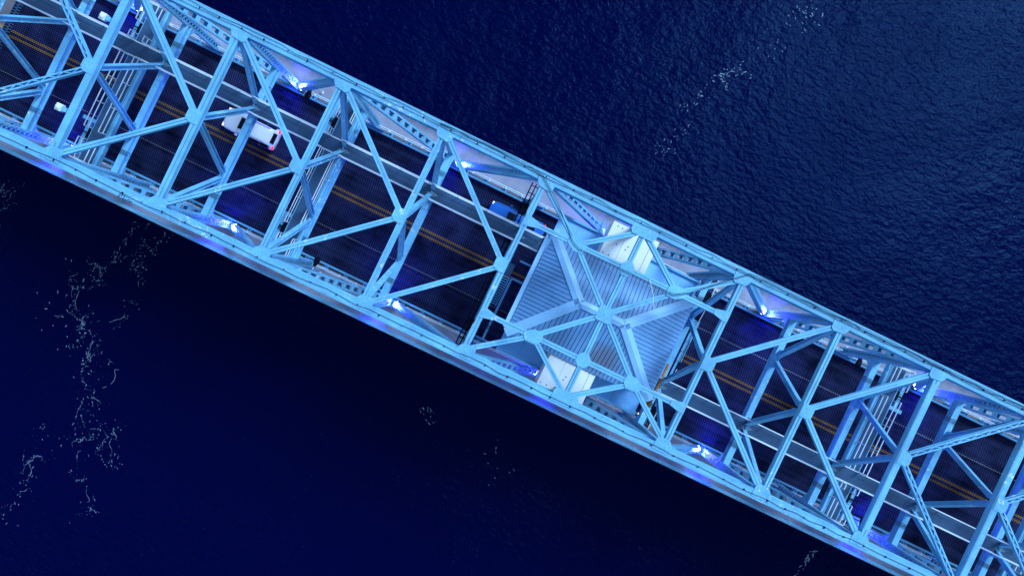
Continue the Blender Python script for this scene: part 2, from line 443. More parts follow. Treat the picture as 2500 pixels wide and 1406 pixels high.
def two_channel(p0, p1, w, d, gap, name='strut', laced=False, parent=BR):
    """two parallel channels with a slot between; optional zig-zag lacing over the slot"""
    b = MB(); cw = (w - gap) / 2
    for s_ in (-1, 1):
        b.beam(p0, p1, cw, 0.045, off=s_ * (gap + cw) / 2, lift=-0.0225)
        b.beam(p0, p1, 0.05, d - 0.1, off=s_ * (w / 2 - 0.06), lift=-0.045 - (d - 0.1) / 2)
        b.beam(p0, p1, cw, 0.045, off=s_ * (gap + cw) / 2, lift=-d + 0.0325)
    if not laced: b.beam(p0, p1, gap + 0.02, 0.03, lift=-0.10)
    o = b.build(name, 'steel', parent)
    if laced:
        p0, p1 = Vector(p0), Vector(p1); L = (p1 - p0).length; ax = (p1 - p0) / L
        sdv = ax.cross(Vector((0, 0, 1))).normalized(); n = max(4, int(L / 0.52)); g = gap / 2 + 0.03
        for k in range(n):
            a = p0 + ax * (L * k / n) + sdv * (g if k % 2 else -g) + Vector((0, 0, 0.014))
            e = p0 + ax * (L * (k + 1) / n) + sdv * (-g if k % 2 else g) + Vector((0, 0, 0.014))
            MB().beam(a, e, 0.06, 0.02).build('lacing_bar', 'steel', o)
    return o

ZM = ZT - 0.02                 # top of the lateral members
def P3(x, y, z=ZM): return (x, y, z)
# transverse top struts, every node except mid-span
for i in NODES:
    if i == 5: continue
    wS = 0.48 if i in (-1, 0, 1, 8, 9, 10) else 0.37
    st = two_channel((X(i), -YT + 0.3, ZM - 0.004), (X(i), YT - 0.3, ZM - 0.004), wS, 0.52, 0.045, 'top_strut')
    if i in (0, 9, 8, 10, -1):          # closed cover plate along these struts
        MB().box(X(i) - 0.19, X(i) + 0.19, -5.7, 5.7, ZM - 0.002, ZM + 0.018).build('cover_plate', 'steel', st)
        for ys in (-3.3, -1.0, 1.0, 3.3):
            rb = MB()
            for a in range(2):
                for k in range(5):
                    rb.rivet(X(i) - .12 + a * .24, ys - .4 + k * .2, ZM + .018)
            stuff(rb.build('rivets', 'rivet', st))
# laterals
for i in range(-2, 4):
    for sgn in (1, -1):
        two_channel((X(i) + 0.5, sgn * (YT - 0.55), ZM - 0.012), (X(i + 1) - 0.30, sgn * 0.17, ZM - 0.012), 0.36, 0.34, 0.16 if i < 0 else 0.04, 'lateral_brace', laced=i < 0)
for i in range(6, 11):
    for sgn in (1, -1):
        two_channel((X(i + 1) - 0.5, sgn * (YT - 0.55), ZM - 0.012), (X(i) + 0.30, sgn * 0.17, ZM - 0.012), 0.36, 0.34, 0.16 if i > 7 else 0.04, 'lateral_brace', laced=i > 7)
# framing over the machinery house
H = P / 2; YQ = 3.53
mem = [((X(4), YQ), (-H, YQ)), ((-H, YQ), (0, YQ)), ((0, YQ), (H, YQ)), ((H, YQ), (X(6), YQ)),
       ((X(4), YT - .4), (-H, YQ)), ((-H, YQ), (0, YT - .4)), ((0, YT - .4), (H, YQ)), ((H, YQ), (X(6), YT - .4)), ((0, YT - .4), (0, YQ)),
       ((-H, YQ), (0, 0)), ((0, YQ), (0, 0)), ((H, YQ), (0, 0))]
for k, (a, b_) in enumerate(mem):
    for sgn in (1, -1):
        ax, ay, bx, by = a[0], a[1] * sgn, b_[0], b_[1] * sgn
        L = math.hypot(bx - ax, by - ay); c0 = 0.3 / L
        q0 = (ax + (bx - ax) * c0, ay + (by - ay) * c0, ZM - 0.006 - 0.002 * k); q1 = (bx - (bx - ax) * c0, by - (by - ay) * c0, ZM - 0.006 - 0.002 * k)
        two_channel(q0, q1, 0.34, 0.42, 0.04, 'roof_frame_member')
# gusset plates
def gusset(poly, z=ZM, name='gusset_plate', seed=0):
    o = MB().prism(poly, z, z + 0.035).build(name, 'steel', BR)
    cx = sum(p[0] for p in poly) / len(poly); cy = sum(p[1] for p in poly) / len(poly)
    rb = MB(); rnd = random.Random(seed)
    def inside(x, y):
        s_ = 0
        for (x0, y0), (x1, y1) in zip(poly, poly[1:] + poly[:1]):
            if (x1 - x0) * (y - y0) - (y1 - y0) * (x - x0) < 0: return False
        return True
    xs = [p[0] for p in poly]; ys = [p[1] for p in poly]
    x = min(xs) + 0.1
    while x < max(xs):
        y = min(ys) + 0.1
        while y < max(ys):
            sx, sy = cx + (x - cx) * 1.12, cy + (y - cy) * 1.12
            if inside(sx, sy) and rnd.random() < 0.62: rb.rivet(x + rnd.uniform(-.02, .02), y + rnd.uniform(-.02, .02), z + 0.035)
            y += 0.15
        x += 0.15
    stuff(rb.build('rivets', 'rivet', o)); return o
def ccw(poly):
    a = sum(x0 * y1 - x1 * y0 for (x0, y0), (x1, y1) in zip(poly, poly[1:] + poly[:1]))
    return poly if a > 0 else poly[::-1]
for i in NODES:
    for sgn in (1, -1):
        e = 1 if i < 5 else -1        # lateral leaves towards +X on the left half
        x = X(i)
        if i == 5: pl = [(-0.95, 6.95), (0.95, 6.95), (0.95, 6.2), (0.78, 5.95), (-0.78, 5.95), (-0.95, 6.2)]
        else: pl = [(-0.62 * e, 6.95), (0.80 * e, 6.95), (0.74 * e, 6.12), (0.52 * e, 5.95), (-0.26 * e, 6.06), (-0.46 * e, 6.32)]
        gusset(ccw([(x + a, sgn * b_) for a, b_ in pl]), ZT + 0.012, seed=i * 3 + sgn)
    if i == 5: continue
    e = -1 if i < 5 else 1
    x = X(i)
    gusset(ccw([(x - 0.17 * e, -0.50), (x - 0.17 * e, 0.50), (x + 0.46 * e, 0.50), (x + 0.74 * e, 0.26), (x + 0.74 * e, -0.26), (x + 0.46 * e, -0.50)]), ZM + 0.022, seed=i + 50)
gusset(ccw([(-0.58, -0.50), (-0.58, 0.50), (-0.40, 0.56), (0.40, 0.56), (0.58, 0.50), (0.58, -0.50), (0.40, -0.56), (-0.40, -0.56)]), ZM + 0.012, seed=90)
for sx in (-1, 0, 1):
    for sgn in (1, -1):
        if sx: pl = [(-0.68, -0.12), (-0.68, 0.14), (-0.42, 0.46), (0.42, 0.46), (0.68, 0.14), (0.68, -0.12), (0.34 - 0.28 * sx, -0.48), (-0.34 - 0.28 * sx, -0.48)]
        else: pl = [(-0.50, -0.18), (-0.50, 0.18), (-0.22, 0.52), (0.22, 0.52), (0.50, 0.18), (0.50, -0.18), (0.22, -0.52), (-0.22, -0.52)]
        gusset(ccw([(sx * H + a, sgn * (YQ + b_)) for a, b_ in pl]), ZM + 0.012, seed=100 + sx * 4 + sgn)
for i in (4, 6):
    e = 1 if i == 4 else -1
    for sgn in (1, -1):
        gusset(ccw([(X(i) - 0.18 * e, sgn * YQ - 0.40), (X(i) - .18 * e, sgn * YQ + 0.40), (X(i) + .22 * e, sgn * YQ + 0.36), (X(i) + 0.95 * e, sgn * YQ + 0.19), (X(i) + 0.95 * e, sgn * YQ - 0.19), (X(i) + .22 * e, sgn * YQ - 0.36)]), ZM + 0.012, seed=i * 31 + sgn)

def xlacing(p0, p1, up, half, off, pitch=0.5, bw=0.075, single=False):
    """lattice bars across a laced face; the face lies at distance off along 'up'"""
    b = MB(); p0, p1 = Vector(p0), Vector(p1); L = (p1 - p0).length; ax = (p1 - p0) / L
    sdv = ax.cross(Vector(up)).normalized(); u = sdv.cross(ax).normalized()
    n = int(L / pitch)
    for k in range(n):
        a = p0 + ax * (L * k / n); e = p0 + ax * (L * (k + 1) / n)
        b.beam(a - sdv * half + u * off, e + sdv * half + u * off, bw, 0.012, up=u)
        if not single: b.beam(a + sdv * half + u * (off + 0.013), e - sdv * half + u * (off + 0.013), bw, 0.012, up=u)
    return b
def web_member(p0, p1, name, style, toward):
    """laced box member lying in a truss plane; side plates face +-Y; 'toward' = +-1 X side of its upper face"""
    p0, p1 = Vector(p0), Vector(p1); ax = (p1 - p0).normalized()
    up = Vector((0, 1, 0)).cross(ax).normalized()
    if up.z < 0 or (abs(up.z) < 0.2 and up.x * toward < 0): up = -up
    b = MB()
    for s_ in (-1, 1):
        b.beam(p0, p1, 0.05, 0.46, up=up, off=s_ * 0.29)
        for l_ in (-0.21, 0.21): b.beam(p0, p1, 0.11, 0.035, up=up, off=s_ * 0.235, lift=l_)
    o = b.build(name, 'steel', BR)
    L = (p1 - p0).length
    if style == 'lattice':
        stuff(xlacing(p0, p1, up, 0.235, 0.235).build('lacing', 'steel', o)); MB().beam(p0, p1, 0.50, 0.02, up=up, lift=-0.16).build('shading_back_plate', 'steel', o)  # solid plate added to keep the box interior dark behind the lattice
    else:
        for l_ in (0.236, -0.236):
            n = int(L / 1.05)
            for k in range(n + 1):
                a = max(0.01, L * k / n - 0.19); e = min(L - 0.01, L * k / n + 0.19)
                MB().beam(p0 + ax * a, p0 + ax * e, 0.52, 0.016, up=up, lift=l_).build('batten_plate', 'steel', o)
        fl = MB()
        for l_ in (0.2365, -0.2365):
            for s_ in (-1, 1): fl.beam(p0, p1, 0.08, 0.012, up=up, off=s_ * 0.21, lift=l_)
        fl.build('edge_angle', 'steel', o)
    for t in (0.0, 1.0):           # end tie plates
        c_ = p0 + ax * (L * t); d_ = 1 if t == 0 else -1
        MB().beam(c_ + ax * d_ * 0.05, c_ + ax * d_ * 0.95, 0.57, 0.018, up=up, lift=0.262).build('tie_plate', 'steel', o)
    return o
for sgn in (1, -1):
    y = sgn * YT
    for i in NODES:
        tw = 1 if i < 4 else -1
        web_member((X(i), y, ZT - 0.5), (X(i), y, 0.0), 'post', 'lattice', tw)
        if i % 2 == 0:
            for e in (-1, 1):
                if not (-2 <= i + e <= 11): continue
                lat = (e < 0) == (i < 5)
                web_member((X(i) + e * 0.35, y, ZT - 0.7), (X(i + e) - e * 0.3, y, 0.35), 'diagonal', 'lattice' if lat else 'batten', 0)
        # lower gusset at the footway
        MB().prism(ccw([(X(i) - 0.9, y - 0.345), (X(i) + 0.9, y - 0.345), (X(i) + 0.9, y - 0.325), (X(i) - 0.9, y - 0.325)]), -0.2, 1.2).build('foot_plate', 'steel', BR)

# sway frames
QY = 3.05
for i in NODES:
    if i == 5: continue
    x = X(i)
    b = MB()
    b.box(x - 0.25, x + 0.25, -YT + 0.3, YT - 0.3, ZL - 0.05, ZL); b.box(x - 0.05, x + 0.05, -YT + 0.3, YT - 0.3, ZL - 0.55, ZL - 0.05)
    b.box(x - 0.31, x + 0.31, -YT + 0.3, YT - 0.3, ZL - 0.60, ZL - 0.55)
    b.box(x + 0.12, x + 0.16, -YT + 0.3, YT - 0.3, ZL - .549, ZL - 0.051); b.box(x - 0.16, x - 0.12, -YT + 0.3, YT - 0.3, ZL - .549, ZL - 0.051)
    b.build('lower_strut', 'steel', BR)
    for sgn in (1, -1):
        for (ya, za), (yb, zb) in (((0.25, ZM - 0.75), (QY - 0.25, ZL + 0.12)), ((YT - 0.45, ZM - 0.75), (QY + 0.25, ZL + 0.12))):
            s = MB(); p0 = Vector((x, sgn * ya, za)); p1 = Vector((x, sgn * yb, zb))
            up = Vector((0, 0, 1))
            s.beam(p0, p1, 0.36, 0.03, lift=0.16); s.beam(p0, p1, 0.04, 0.30); s.beam(p0, p1, 0.36, 0.03, lift=-0.16)
            s.build('sway_brace', 'steel', BR)
        MB().prism([(x - 0.012, sgn * QY - 0.8), (x + 0.012, sgn * QY - 0.8), (x + 0.012, sgn * QY + 0.8), (x - 0.012, sgn * QY + 0.8)], ZL + 0.001, ZL + 0.55).build('sway_gusset', 'steel', BR)
        # rounded knee bracket at the post
        kn = MB(); pts = [(0, 0)]
        for k in range(7):
            a = math.pi / 2 * k / 6; pts.append((1.1 - 1.1 * math.sin(a), 1.1 - 1.1 * math.cos(a)))
        o_ = len(kn.v)
        ring = [(0.0, 0.0)] + [(1.1 * (1 - math.sin(math.pi / 2 * k / 6)), 1.1 * (1 - math.cos(math.pi / 2 * k / 6))) for k in range(7)]
        for sx in (-0.3, 0.3):
            kn.v += [(x + sx, sgn * (YT - 0.32 - u_), ZL - 0.61 - v_) for u_, v_ in ring]
        n = len(ring)
        for k in range(1, n - 1):
            kn.f.append((o_, o_ + k, o_ + k + 1)); kn.f.append((o_ + n, o_ + n + k + 1, o_ + n + k))
            kn.f.append((o_ + k, o_ + n + k, o_ + n + k + 1, o_ + k + 1))
        kn.build('knee_bracket', 'steel', BR)

# ------------------------------------------------------------------ machinery house
MH = empty('machinery_house', 'grey-blue machinery house with a ribbed hip roof over the middle of the road', 'house', (0, 0, 6.2))
def mh(b, name, m, parent=None, **kw):
    o = b.build(name, m, parent or MH, **kw)
    return o
MZ = -6.2                      # children are stored relative to the house base
class MBz(MB):
    def build(s, name, m, parent=None, **kw):
        s.v = [(x, y, z + MZ) for x, y, z in s.v]; return MB.build(s, name, m, parent, **kw)
EX0, EX1, EY0, EY1, EZ = -5.35, 6.62, -4.22, 4.08, 9.2
RX0, RX1, RY, RZ = -1.54, 2.16, 0.03, 11.0
MBz().box(EX0 + 0.5, EX1 - 0.5, EY0 + 0.4, EY1 - 0.4, 6.62, 9.0).build('wall', 'wall', MH)
ter = MBz().prism(ccw([(-5.45, -5.95), (6.85, -5.9), (6.95, 5.8), (-2.05, 5.85), (-5.4, 5.9)]), 6.3, 6.6).build('terrace', 'terrace', MH)
for x0, x1, y0, y1 in ((-5.5, -2.0, 5.86, 6.02), (2.5, 7.05, 5.76, 5.92), (-5.5, -1.75, -6.1, -5.96), (2.4, 6.9, -6.05, -5.91)):
    MBz().box(x0, x1, y0, y1, 6.35, 6.86).build('parapet', 'rail_blue', ter)
MBz().box(-2.12, -1.96, 6.03, 6.95, 6.35, 6.86).build('parapet', 'rail_blue', ter)
MBz().box(6.9, 7.06, 4.3, 5.76, 6.35, 6.86).build('parapet', 'rail_blue', ter)
for xx in (-3.7, 4.6):
    for y0, y1 in ((4.2, 5.7), (-5.8, -4.3)): MBz().box(xx, xx + 0.03, y0, y1, 6.601, 6.615).build('membrane_seam', 'wall', ter)
rf = MBz()
rf.v = [(EX0, EY0, EZ - .09), (EX1, EY0, EZ - .09), (EX1, EY1, EZ - .09), (EX0, EY1, EZ - .09), (RX0, RY, RZ - .09), (RX1, RY, RZ - .09)]
rf.f = [(0, 1, 5, 4), (1, 2, 5), (2, 3, 4, 5), (3, 0, 4), (3, 2, 1, 0)]
roof = rf.build('roof', 'under', MH)
def panel(pts, rib_a, rib_b):
    b = MBz().poly3(pts, 0.03)
    b.beam(rib_a, rib_b, 0.035, 0.06, lift=0.03)
    b.build('roof_panel', 'roof', roof)
PW = 0.325; GAP = 0.012
for side in (1, -1):                     # long faces
    ey = EY1 if side > 0 else EY0
    n = int(round((EX1 - EX0) / PW))
    for k in range(n):
        x0 = EX0 + (EX1 - EX0) * k / n + GAP; x1 = EX0 + (EX1 - EX0) * (k + 1) / n - GAP
        def top(x):
            t = 1.0
            if x < RX0: t = (x - EX0) / (RX0 - EX0)
            elif x > RX1: t = (EX1 - x) / (EX1 - RX1)
            t = max(0.02, t); return (x, ey + (RY - ey) * t, EZ + (RZ - EZ) * t)
        def eav(x): return (x, ey + side * 0.12, EZ - 0.12 * (RZ - EZ) / abs(RY - ey))
        q = [eav(x0), eav(x1), top(x1), top(x0)]
        if side > 0: q = [q[1], q[0], q[3], q[2]]
        panel(q, eav(x0 + 0.02), top(x0 + 0.02))
for side in (1, -1):                     # hipped ends
    ex = EX1 if side > 0 else EX0; rx = RX1 if side > 0 else RX0
    n = int(round((EY1 - EY0) / PW))
    for k in range(n):
        y0 = EY0 + (EY1 - EY0) * k / n + GAP; y1 = EY0 + (EY1 - EY0) * (k + 1) / n - GAP
        def top(y):
            t = (y - EY0) / (RY - EY0) if y < RY else (EY1 - y) / (EY1 - RY)
            t = max(0.02, min(1, t)); return (ex + (rx - ex) * t, y, EZ + (RZ - EZ) * t)
        def eav(y): return (ex + side * 0.12, y, EZ - 0.12 * (RZ - EZ) / abs(rx - ex))
        q = [eav(y0), eav(y1), top(y1), top(y0)]
        if side < 0: q = [q[1], q[0], q[3], q[2]]
        panel(q, eav(y0 + 0.02), top(y0 + 0.02))
def cap(a, b_, na, nb, w=0.40, lift=0.10):
    """ridge or hip cap: two strips folded along a-b; na, nb point down each slope"""
    a, b_ = Vector(a), Vector(b_); up = Vector((0, 0, lift)); m_ = MBz()
    for nv in (na, nb):
        nv = Vector(nv) * w
        m_.quadbox([a + up - Vector((0, 0, .03)), b_ + up - Vector((0, 0, .03)), b_ + nv + up - Vector((0, 0, .03)), a + nv + up - Vector((0, 0, .03)),
                    a + up, b_ + up, b_ + nv + up, a + nv + up])
    m_.build('ridge_cap', 'hip', roof)
def slope_dir(ax, face):                 # in-plane direction, perpendicular to the hip, into the face
    nx, ny = {'S': (0, -(RZ - EZ) / (RY - EY0)), 'N': (0, (RZ - EZ) / (EY1 - RY)), 'E': ((RZ - EZ) / (EX1 - RX1), 0), 'W': (-(RZ - EZ) / (RX0 - EX0), 0)}[face]
    nrm = Vector((nx, ny, 1)).normalized(); d = nrm.cross(Vector(ax).normalized())
    out = {'S': (0, -1), 'N': (0, 1), 'E': (1, 0), 'W': (-1, 0)}[face]
    if d.x * out[0] + d.y * out[1] < 0: d = -d
    return d
RL, RR_ = (RX0, RY, RZ), (RX1, RY, RZ)
cap(RL, RR_, slope_dir((1, 0, 0), 'N'), slope_dir((1, 0, 0), 'S'), 0.34)
for corner, rid, f1, f2 in (((EX0, EY0, EZ), RL, 'S', 'W'), ((EX0, EY1, EZ), RL, 'N', 'W'), ((EX1, EY0, EZ), RR_, 'S', 'E'), ((EX1, EY1, EZ), RR_, 'N', 'E')):
    ax = Vector(rid) - Vector(corner); cc = Vector(corner) - ax.normalized() * 0.25
    cap(cc, rid, slope_dir(ax, f1), slope_dir(ax, f2))
MBz().box(EX0 - 0.52, EX0 - 0.16, EY0 + 0.2, EY1 + 0.05, EZ - 0.34, EZ - 0.20).build('gutter', 'hip', roof)
# sheave housings (white boxes) either side
for sgn in (1, -1):
    sh = empty('sheave_housing', 'white flat-topped steel housing %s the hip roof, at the %s truss' % (('above' if sgn > 0 else 'below'), ('upper' if sgn > 0 else 'lower')), 'housing', (0.32, sgn * 5.5, 6.6), 'white housings beside the machinery house')
    y0, y1 = (4.12, 6.98) if sgn > 0 else (-6.98, -3.86)
    ya, yb = y0 - sgn * 5.5, y1 - sgn * 5.5
    MB().box(-1.9, 1.9, ya + 0.05, yb - 0.05, 0.0, 2.3).build('body', 'white', sh, bevel=0.02)
    for xa, xb in ((-1.94, -0.55), (-0.51, 1.42), (1.46, 1.94)):
        MB().box(xa, xb, ya, yb, 2.30, 2.38).build('top_panel', 'white', sh, bevel=0.012)
    MB().box(-0.58, -0.48, ya + 0.02, yb - 0.02, 2.381, 2.42).build('cover_strip', 'white', sh)
    for xx, yy in ((-1.5, yb - .25), (-1.1, yb - .27), (-.2, ya + 1.2), (-.1, ya + 1.5), (-1.0, ya + 1.3), (.9, yb - .3), (-1.7, ya + .3), (-1.2, ya + .3), (.4, ya + .35)):
        MB().lathe([(0.055, 2.38), (0.055, 2.41), (0.03, 2.42)], (xx, yy, 0), 8).build('bolt', 'rivet', sh)
# ------------------------------------------------------------------ catwalks
def railing(par, p0, p1, z, h=1.05, rails=(1.05, 0.55), post=1.9, r=0.033, m='rail_white', out=0.0):
    p0, p1 = Vector((*p0, z)), Vector((*p1, z)); L = (p1 - p0).length
    if L < 0.3: return
    for k, zz in enumerate(rails):
        MB().beam(p0 + Vector((0, 0, zz)), p1 + Vector((0, 0, zz)), r * 2, r * 2).build('top_rail' if k == 0 else 'mid_rail', m, par)
    n = max(1, int(round(L / post)))
    for k in range(n + 1):
        q = p0 + (p1 - p0) * (k / n)
        MB().beam(q, q + Vector((0, 0, rails[0])), r * 1.8, r * 1.8).build('rail_post', m, par)
ZC = 6.66
GX = {'A': -41.0, 'B': -24.05, 'Cc': 25.0, 'D': 41.0}
for nm, yc, xa, xb in (('left', 2.98, -62.0, EX0 - 0.55), ('right', -2.98, EX1 + 0.2, 60.0)):
    cw = empty('catwalk', 'long grey catwalk with pale rails running from the house towards the %s' % nm, 'catwalk', ((xa + xb) / 2, yc, ZC), 'catwalks along the bridge')
    ox = (xa + xb) / 2
    x = xa; k = 0
    while x < xb - 0.2:
        xe = min(xb, x + 3.885)
        MB().box(x - ox + 0.006, xe - ox - 0.006, -0.52, 0.52, -0.06, 0.0).build('deck_plate', 'walk', cw); x = xe
    for s_ in (-1, 1):
        MB().box(xa - ox, xb - ox, s_ * 0.58 - 0.045, s_ * 0.58 + 0.045, -0.30, 0.05).build('stringer', 'rail_white', cw)
        gaps = sorted([GX[g] - ox for g in GX if xa < GX[g] < xb]); st = xa - ox
        segs = []
        for g in gaps: segs.append((st, g - 0.62)); st = g + 0.62
        segs.append((st, xb - ox))
        for a, b_ in segs: railing(cw, (a, s_ * 0.60), (b_, s_ * 0.60), 0.02, post=2.6, r=0.03)
    for i in NODES:
        if xa < X(i) < xb: MB().prism([(X(i) - ox - .4, -0.14), (X(i) - ox + 0.15, -0.32), (X(i) - ox + .65, -.05), (X(i) - ox + .1, .13)], 0.001, 0.012).build('pale_patch', 'walk_patch', cw)  # thin patch, slightly paler than the deck plates, at each node
# gangways across the bridge
pos = {'A': 'nearest the left end', 'B': 'second from the left', 'Cc': 'right of the machinery house', 'D': 'at the far right edge'}
for g, gx in GX.items():
    gw = empty('gangway', 'railed grey cross gangway over the road, %s' % pos[g], 'gangway', (gx, 0, ZC + 0.03), 'cross gangways over the road')
    yc = 2.98 if gx < 0 else -2.98
    inn = 1 if gx < 0 else -1            # side towards the middle of the bridge
    for y0, y1 in ((-6.75, yc - 0.64), (yc + 0.64, 6.75)):
        y = y0
        while y < y1 - 0.1:
            ye = min(y1, y + 2.2)
            MB().box(-0.52, 0.52, y + 0.006, ye - 0.006, -0.06, 0.0).build('deck_plate', 'walk', gw); y = ye
    for s_ in (-1, 1):
        MB().box(s_ * 0.58 - 0.05, s_ * 0.58 + 0.05, -6.75, 6.75, -0.62, -0.07).build('stringer', 'rail_blue', gw)
        if s_ == inn: MB().box(s_ * 0.76 - 0.10, s_ * 0.76 + 0.10, -6.75, 6.75, -0.62, -0.10).build('side_beam', 'steel', gw)
        cuts = [(-6.7, -5.15), (-4.05, yc - .66 if yc < 0 else 0), (0, 4.05), (5.15, 6.7)]
        segs = []
        solids = [(-6.7, -5.05), (-4.1, 4.1), (5.05, 6.7)]
        for a, b_ in solids:
            if a < yc < b_: segs += [(a, yc - 0.66), (yc + 0.66, b_)]
            else: segs.append((a, b_))
        for a, b_ in segs: railing(gw, (s_ * 0.6, a), (s_ * 0.6, b_), 0.0, post=1.9, r=0.03, rails=(1.1, 0.5))
    for y_ in (-6.72, 6.72): railing(gw, (-0.6, y_), (0.6, y_), 0.0, post=1.2, r=0.03, rails=(1.1, 0.5))
    # frames and traffic signals hung outboard of the gangway
    for sgn in (1, -1):
        half = 'upper' if sgn > 0 else 'lower'
        fr = empty('signal_frame', 'blue signal frame, %s half of the gangway %s' % (half, pos[g]), 'support frame', (gx, sgn * 4.6, 6.1), 'signal frames on the gangways')
        xo = -inn * 1.25
        MB().box(xo - 0.14, xo + 0.14, -0.9 if sgn > 0 else -1.9, 1.9 if sgn > 0 else 0.9, -0.15, 0.12).build('cross_beam', 'steel', fr)
        MB().box(min(-inn * 0.65, -inn * 1.95), max(-inn * .65, -inn * 1.95), -sgn * 1.05 - 0.15, -sgn * 1.05 + 0.15, -0.12, 0.10).build('side_arm', 'steel', fr)
        for ya in (-0.35, 0.35): MB().box(min(-inn * .65, -inn * 1.1), max(-inn * .65, -inn * 1.1), ya - 0.05, ya + 0.05, -0.1, 0.0).build('hanger', 'steel', fr)
        tl = empty('traffic_signal', 'black boxed signal, %s half of the gangway %s' % (half, pos[g]), 'traffic signal', (gx - inn * 0.85, sgn * 4.6, 5.45), 'lane signals on the gangways')
        MB().box(-0.16, 0.16, -0.42, 0.42, 0.0, 0.95).build('housing', 'black', tl, bevel=0.03)
        for ya in (-0.2, 0.2):
            MB().lathe([(0.17, 0.0), (0.18, 0.28), (0.155, 0.28), (0.15, 0.02)], (-inn * 0.0 + (0.16 if inn > 0 else -0.44), ya, 0.5), 14, 'X').build('visor', 'black', tl)
        MB().box(-0.4, 0.9, -0.05, 0.05, 0.96, 1.04).build('bracket', 'black', tl)

# ------------------------------------------------------------------ gantries, stairs, small steel around the house
for nm, gx in (('left', -8.25), ('right', 8.25)):
    gt = empty('sign_gantry', 'black open lattice gantry across the road at the %s side of the machinery house' % nm, 'gantry', (gx, 0, 5.0), 'black gantries beside the house')
    dx = 0.34
    for xx in (-dx, 0.0, dx):
        for zz in (0.0, 0.55): MB().box(xx - 0.05, xx + 0.05, -7.2, 7.4, zz - 0.05, zz + 0.05).build('chord', 'black', gt)
    y = -7.1
    while y < 7.3:
        MB().box(-dx, dx, y - 0.035, y + 0.035, 0.57, 0.63).build('rung', 'black', gt)
        MB().beam((dx, y, 0.0), (dx, y + 0.5, 0.55), 0.04, 0.04).build('brace', 'black', gt)
        y += 0.62
    for sgn in (1, -1):
        MB().box(-0.3, 0.3, sgn * 5.2 - 0.45, sgn * 5.2 + 0.45, 0.64, 0.78).build('control_box', 'black', gt, bevel=0.02)
        MB().tube([(dx + .12, sgn * 6.9, .6), (dx + .16, sgn * 5, .75), (dx + .1, sgn * 3, .6), (dx + .14, sgn * 1.2, .68)], 0.035).build('conduit', 'lampwhite', gt)
for nm, sx in (('left', -1), ('right', 1)):
    stn = empty('access_stair', 'narrow blue steel stair with open treads against the %s eave of the house' % nm, 'stair', (sx * 6.9, 0, 5.6), 'stairs beside the machinery house')
    # the flight runs across the bridge beside the house
    xa, xb = (-0.85, -0.05) if sx < 0 else (0.55, 1.45)
    y0, y1 = (-3.0, -0.4) if sx < 0 else (0.7, 3.0)
    for xx in (xa, xb): MB().beam((xx, y0, -1.1), (xx, y1, 0.35), 0.06, 0.22).build('stringer', 'rail_blue', stn)
    for k in range(13):
        t = (k + 0.5) / 13; MB().box(xa + 0.04, xb - 0.04, y0 + (y1 - y0) * t - 0.04, y0 + (y1 - y0) * t + 0.04, -1.0 + 1.4 * t, -0.965 + 1.4 * t).build('tread', 'rail_blue', stn)
    MB().box(xa, xb, y1 + 0.03 if sx < 0 else y0 - 1.2, y1 + 1.1 if sx < 0 else y0 - .03, 0.28 if sx < 0 else -1.12, 0.34 if sx < 0 else -1.06).build('landing', 'walk', stn)
    bx = 0.15 if sx < 0 else 1.55
    MB().box(bx - 0.09, bx + 0.09, -5.9, y1, -0.1, 0.12).build('handrail_beam', 'rail_blue', stn)
    MB().box(min(bx, bx - sx * 1.1), max(bx, bx - sx * 1.1), y1 - 0.08, y1 + 0.08, -0.1, 0.1).build('tie_beam', 'rail_blue', stn)
    MB().box(min(bx, bx - sx * 1.1), max(bx, bx - sx * 1.1), y1 + 1.5, y1 + 1.66, -0.1, 0.1).build('tie_beam', 'rail_blue', stn)
    railing(stn, (bx, -0.6), (bx, y1), 0.12, post=0.9, r=0.022, m='rail_blue', rails=(1.0, .5))
ob = MB().box(-0.08, 0.08, -1.9, 1.9, -0.1, 0.1).box(-0.2, 0.14, -1.9, -1.2, -.35, -.1).build('crane_rail', 'orange'); ob.location = (7.42, -3.05, 7.4)
tag(ob, 'orange painted beam under the right eave of the machinery house', 'beam')
be = empty('amber_beacon', 'glowing amber beacon lamp below the right corner of the house', 'lamp', (7.8, -5.96, 4.6))
MB().lathe([(0.12, -0.25), (0.12, 0.0), (0.05, 0.03)], (0, 0, 0), 12).build('base', 'black', be)
MB().lathe([(0.10, 0.0), (0.11, 0.12), (0.08, 0.22), (0.02, 0.26)], (0, 0, 0.03), 12).build('lens', 'lens_amber', be, smooth=True)
MB().tube([(0, 0, -0.25), (0.1, -0.3, -0.5), (0.3, -0.6, -0.6)], 0.03).build('bracket', 'black', be)
ld = bpy.data.lights.new('amber_light', 'POINT'); ld.energy = 25; ld.color = (1.0, 0.45, 0.1); ld.shadow_soft_size = 0.1
lo = bpy.data.objects.new('amber_light', ld); C.objects.link(lo); lo.parent = be; lo.location = (0, 0, 0.45)
wl_ = empty('wall_spotlight', 'small white spotlight beside the lower white housing', 'spotlight', (2.85, -4.35, 8.0))
MB().box(-0.12, 0.12, -0.16, 0.16, -0.1, 0.14).build('housing', 'lampwhite', wl_, bevel=0.03)
MB().box(0.12, 0.34, -0.05, 0.05, -0.05, 0.05).build('arm', 'lampwhite', wl_)
MB().lathe([(0.10, -0.05), (0.13, 0.12), (0.10, 0.14)], (0.36, 0, 0), 12).build('lens', 'lampwhite', wl_)
an = MB().tube([(1.73, 3.59, 14.08), (2.3, 2.7, 14.5), (2.82, 1.85, 14.35)], 0.02).build('whip_antenna', 'lampwhite'); tag(an, 'thin pale whip antenna leaning over the house roof', 'antenna')

